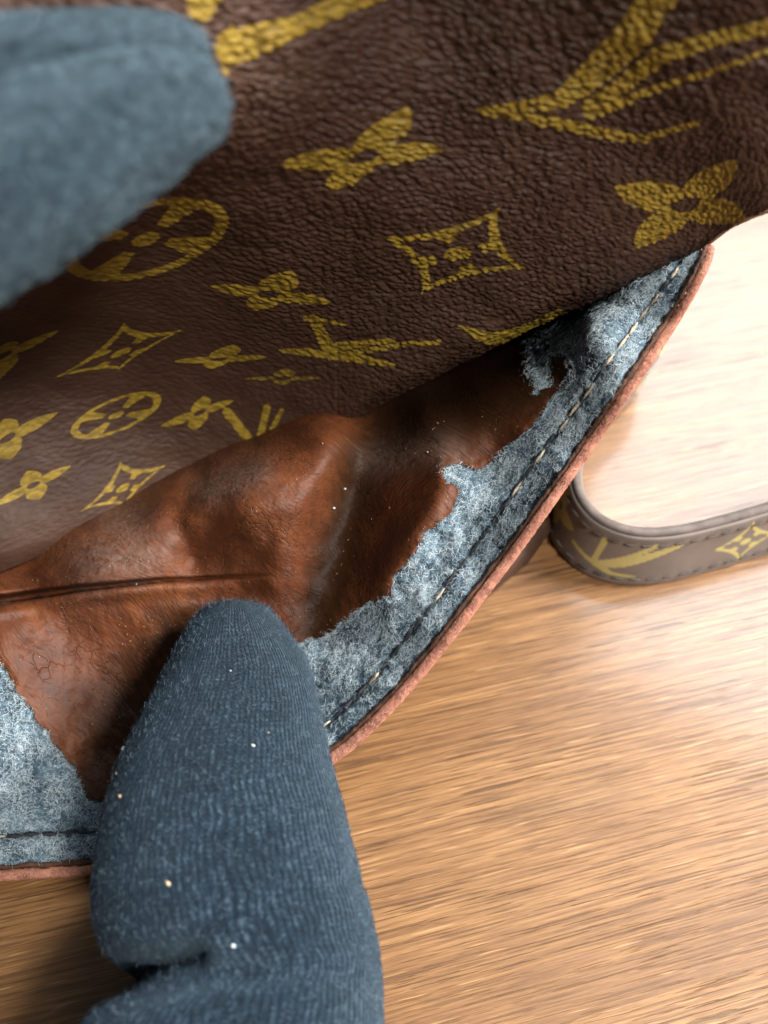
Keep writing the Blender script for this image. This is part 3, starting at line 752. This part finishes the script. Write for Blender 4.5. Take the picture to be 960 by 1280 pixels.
# ------------------------------------------------------------------ gloved hands
def loft(secs, nring, nseg, thick=0.85, side=0.0, crease=None, lump=0.02):
    """secs: (cx, cy, halfwidth px, D) along the limb, cross-sections face the eye; closed at the first section"""
    s = np.array(secs, float)
    t = np.r_[0, np.cumsum(np.hypot(np.diff(s[:, 0]), np.diff(s[:, 1])) + 1e-6)]
    tt = np.linspace(0, 1, nring) ** 1.0 * t[-1]
    m = np.zeros_like(s); m[1:-1] = (s[2:] - s[:-2]) / (t[2:] - t[:-2])[:, None]; m[0] = (s[1]-s[0])/(t[1]-t[0]); m[-1] = (s[-1]-s[-2])/(t[-1]-t[-2])
    i = np.clip(np.searchsorted(t, tt, 'right') - 1, 0, len(s) - 2); h = (t[i+1]-t[i])[:, None]; x = ((tt - t[i]) / h[:, 0])[:, None]
    q = (2*x**3-3*x**2+1)*s[i] + (x**3-2*x**2+x)*h*m[i] + (-2*x**3+3*x**2)*s[i+1] + (x**3-x**2)*h*m[i+1]
    c = W(q[:, 0], q[:, 1], q[:, 3]); r = np.maximum(q[:, 2], 0.5) / F * q[:, 3]
    return q, c, r

def limb(secs, nring, nseg, thick=0.85, axis=None, lump=0.03, tilt=None):
    q, c, r = loft(secs, nring, nseg)
    T = np.gradient(c, axis=0)
    if axis is not None: T = np.broadcast_to(axis, T.shape).copy()
    T /= np.linalg.norm(T, axis=1, keepdims=True)
    toC = CAMP - c; toC /= np.linalg.norm(toC, axis=1, keepdims=True)
    S = np.cross(T, toC); S /= np.linalg.norm(S, axis=1, keepdims=True)
    if axis is not None: N = toC
    else: N = np.cross(S, T)
    a = np.linspace(0, 2 * np.pi, nseg, endpoint=False)
    L = np.r_[0, np.cumsum(np.linalg.norm(np.diff(c, axis=0), axis=1))]
    bump = 1 + lump * fbm(a[None] * 2.0 + 0 * L[:, None], L[:, None] * 1.3 + 0 * a[None], 3) * np.sin(a / 2)[None] ** 0.5
    e = 0.88                                            # a little squarer than an ellipse
    ca = np.sign(np.cos(a)) * np.abs(np.cos(a)) ** e; sa = np.sign(np.sin(a)) * np.abs(np.sin(a)) ** e
    V = c[:, None] + (r[:, None, None] * bump[..., None]) * (ca[None, :, None] * S[:, None] + thick * sa[None, :, None] * N[:, None])
    nrm = ca[None, :, None] * S[:, None] + sa[None, :, None] * N[:, None] / thick
    nrm /= np.linalg.norm(nrm, axis=2, keepdims=True)
    rr = np.maximum(r, 0.75 * r.max() if nring > 100 else r)
    suv = np.stack([a[None] * 1.15 * np.ones((nring, 1)), L[:, None] * np.ones((1, nseg)), np.zeros((nring, nseg))], -1)
    return V, nrm, suv, q

def join_limbs(limbs):
    Vs, Qs, Us = [], [], []; k = 0
    for V, n, u, q in limbs:
        nr, ns = V.shape[:2]
        Q = grid_quads(nr, ns, wrap=True) + k
        Vs.append(V.reshape(-1, 3)); Us.append(u.reshape(-1, 3)); Qs.append(Q); k += nr * ns
    return np.concatenate(Vs), np.concatenate(Qs), np.concatenate(Us)

def glove_fuzz(name, V, nrm, n, parent, cull, mat=None):
    f = cull.ravel(); idx = np.flatnonzero(f); idx = idx[rng.integers(0, len(idx), n)]
    roots = V.reshape(-1, 3)[idx] + rng.normal(size=(n, 3)) * 0.008; N = nrm.reshape(-1, 3)[idx]
    return curves(name, roots, curly(roots, N, 0.075, 0.018, 0.014, 5), rng.uniform(0.0009, 0.0018, n), mat or M_GFIB, parent)

# thumb hand
th = [(751,280,302),(754,264,319),(761,251,334),(777,238,349),(802,224,366),(832,209,384),(870,189,396),(910,169,404),(940,154,411),(980,141,420),
      (1020,131,431),(1060,125,440),(1100,122,452),(1140,125,463),(1168,134,469),(1190,150,473),(1208,172,476),(1222,166,478),(1240,132,480),
      (1262,108,481),(1300,86,482),(1400,40,490),(1550,-30,520),(1700,10,520),(1900,40,500)]
thD = lambda y: np.interp(y, [750, 800, 900, 1000, 1100, 1200, 1300, 1500, 1900], [13.05, 12.65, 12.0, 11.45, 11.0, 10.7, 10.5, 9.6, 8.6])
secs = [((l + r) / 2, y, (r - l) / 2, thD(y)) for y, l, r in th]
T_AX = W(300, 1200, 10.7) - W(290, 800, 12.6)
lV, lN, lU, lq = limb(secs, 620, 220, 0.80, axis=T_AX)
# crease at the thumb's joint, pressed in from the side
PXv = 480 + ((lV - CAMP) @ RIGHT) / ((lV - CAMP) @ FWD) * F; PYv = 640 - ((lV - CAMP) @ UP) / ((lV - CAMP) @ FWD) * F
d, _, _ = seg_dist(PXv, PYv, [(120, 1222), (172, 1208), (240, 1194)])
fr = (lN * (CAMP - lV)).sum(2) > -2
lV = lV - lN * (0.34 * np.exp(-(d / 15) ** 2) * fr)[..., None]
d2, _, _ = seg_dist(PXv, PYv, [(330, 1130), (400, 1118), (470, 1100)])
lV = lV - lN * (0.035 * np.exp(-(d2 / 14) ** 2))[..., None]
limbs = [(lV, lN, lU, lq)]
for k in range(4):                                       # fingers curled under the palm, below the frame
    y = 1480 + 70 * k; dd = 9.9 - 0.25 * k
    limbs.append(limb([(-205, y - 60, 8, dd + 0.5), (-200, y - 50, 45, dd + 0.5), (-190, y - 20, 62, dd + 0.45), (-120, y + 20, 66, dd), (-20, y + 30, 70, dd - 0.3), (120, y + 30, 74, dd - 0.3)], 60, 40, 0.9))
V, Q, U = join_limbs(limbs)
hand = link('gloved_hand', mesh_from('gloved_hand', V, Q, {'suv': U}), M_KNIT)
hand['label'] = 'dark blue knit gloved thumb pressing down into the open pocket'; hand['category'] = 'hand'; hand['group'] = 'gloved hands'
vis = ((lN * (CAMP - lV)).sum(2) > -3) & (PYv < 1330)
glove_fuzz('glove_fuzz', lV, lN, 26000, hand, vis)

def lint(x, y, r, mat, surf, parent, ax=(1, 0.6)):
    """a speck of fluff lying on surf (grid of points)"""
    D_, px_, py_, n_ = surf
    j = np.argmin((px_ - x) ** 2 + (py_ - y) ** 2 + 1e6 * (D_[..., 0] > 0)) if False else np.argmin((px_ - x) ** 2 + (py_ - y) ** 2)
    p = D_.reshape(-1, 3)[j]; n = n_.reshape(-1, 3)[j]
    a = np.linspace(0, np.pi, 7); b = np.linspace(0, 2 * np.pi, 9, endpoint=False)
    e1 = np.cross(n, [0.3, 0.5, 0.8]); e1 /= np.linalg.norm(e1); e2 = np.cross(n, e1)
    rr = 0.75 * r * (1 + 0.35 * rng.normal(size=(7, 9)))
    V = p + n * 0.01 + rr[..., None] * (np.sin(a)[:, None, None] * (ax[0] * np.cos(b)[None, :, None] * e1 + ax[1] * np.sin(b)[None, :, None] * e2) + 0.6 * np.cos(a)[:, None, None] * n)
    link('lint', mesh_from('lint', V.reshape(-1, 3), grid_quads(7, 9, wrap=True)), mat, parent)
hit = np.where(vis, 0, 1e5)
hs = (lV, PXv + hit, PYv, lN)
for x, y, r, m in ((318,931,.03,M_LINT_W),(335,915,.015,M_LINT_C),(154,936,.045,M_LINT_W),(152,996,.035,M_LINT_C),(146,966,.022,M_LINT_C),(208,1104,.04,M_LINT_C),(288,838,.016,M_LINT_W),(290,1184,.03,M_LINT_W)):
    lint(x, y, r, m, hs, hand)
wx, wy = WALLDATA[0], WALLDATA[1]
wl = W(wx, wy, wall_depth(wx, wy) - 0.05); ws = (wl, wx, wy, grid_normals(wl))
for x, y, r, m in ((432,611,.032,M_LINT_W),(418,636,.024,M_LINT_W),(404,556,.015,M_LINT_C),(536,566,.018,M_LINT_C),(172,731,.018,M_LINT_W),(466,650,.012,M_LINT_C)):
    lint(x, y, r, m, ws, bag)

def crumbs():
    PX, PY, rd, arc, lin = WALLDATA[:5]
    P, N = ws[0], ws[3]
    ok = (lin > 2) & (PY > np.interp(PX, LIP[:, 0], LIP[:, 1]) + 12) & (PX > -40)
    w = ok * np.clip(0.15 + 1.6 * fbm(PX / 60, PY / 60 + 11, 3), 0.02, 2); w = w + ok * 1.5 * np.exp(-np.clip(lin, 0, 99) / 9)
    idx = rng.choice(w.size, 230, p=w.ravel() / w.sum())
    V, Q = [], []
    for j in idx:
        p = P.reshape(-1, 3)[j]; n = N.reshape(-1, 3)[j]; e = rng.normal(size=3); e -= e @ n * n; e /= np.linalg.norm(e); f = np.cross(n, e)
        r = rng.uniform(0.004, 0.012) * (1 + (rng.random() < 0.06)); k = len(V)
        base = p + n * rng.uniform(-0.004, 0.004)
        for a in (0, 1.7, 3.3, 4.9):
            q = r * rng.uniform(0.5, 1.5); V.append(base + q * (math.cos(a) * e + 0.6 * math.sin(a) * f) + n * rng.uniform(0, 0.008))
        V.append(base + n * (0.008 + 0.6 * r)); Q += [(k, k + 1, k + 4, k + 4), (k + 1, k + 2, k + 4, k + 4), (k + 2, k + 3, k + 4, k + 4), (k + 3, k, k + 4, k + 4)]
    T = np.array(Q)[:, :3]
    o = link('crumbs', mesh_from('crumbs', np.array(V), T), M_CRUMB, bag, smooth=False); o['kind'] = 'stuff'
M_CRUMB = plain('crumbled_lining', (0.42, 0.22, 0.13), 0.9, 0.2, 0.6, 150)
crumbs()

# fingers that hold the canvas back
lo = limb([(262,120,10,7.5),(260,120,32,7.47),(251,122,50,7.42),(226,130,62,7.3),(186,143,74,7.15),(122,172,90,6.95),(42,213,106,6.75),(-50,266,118,6.6),(-170,330,128,6.5),(-420,480,160,6.4)], 300, 160, 0.8, lump=0.20)
hi = limb([(252,72,6,7.62),(250,72,26,7.6),(236,72,40,7.55),(200,76,54,7.42),(126,88,66,7.2),(40,104,78,7.0),(-80,135,86,6.8),(-200,190,94,6.6),(-420,420,110,6.4)], 260, 140, 0.8, lump=0.20)
mid = limb([(-420,450,30,7.3),(-430,455,220,7.2),(-520,520,260,7.0),(-700,640,250,6.9),(-950,800,190,6.8)], 60, 60, 0.55)
th2 = limb([(-250,640,10,8.2),(-258,640,60,8.2),(-300,620,80,8.0),(-420,600,95,7.6),(-560,600,110,7.1)], 50, 40, 0.85)
V, Q, U = join_limbs([lo, hi, mid, th2])
hand2 = link('gloved_hand', mesh_from('gloved_hand', V, Q, {'suv': U}), M_KNIT)
hand2['label'] = 'blurred grey blue gloved fingertips holding back the top of the canvas'; hand2['category'] = 'hand'; hand2['group'] = 'gloved hands'
for nm, (v_, n_, u_, q_), cnt in (('glove_fuzz', lo, 24000), ('glove_fuzz', hi, 13000)):
    px_ = 480 + ((v_ - CAMP) @ RIGHT) / ((v_ - CAMP) @ FWD) * F
    glove_fuzz(nm, v_, n_, cnt, hand2, ((n_ * (CAMP - v_)).sum(2) > -3) & (px_ > -60), M_PFIB)
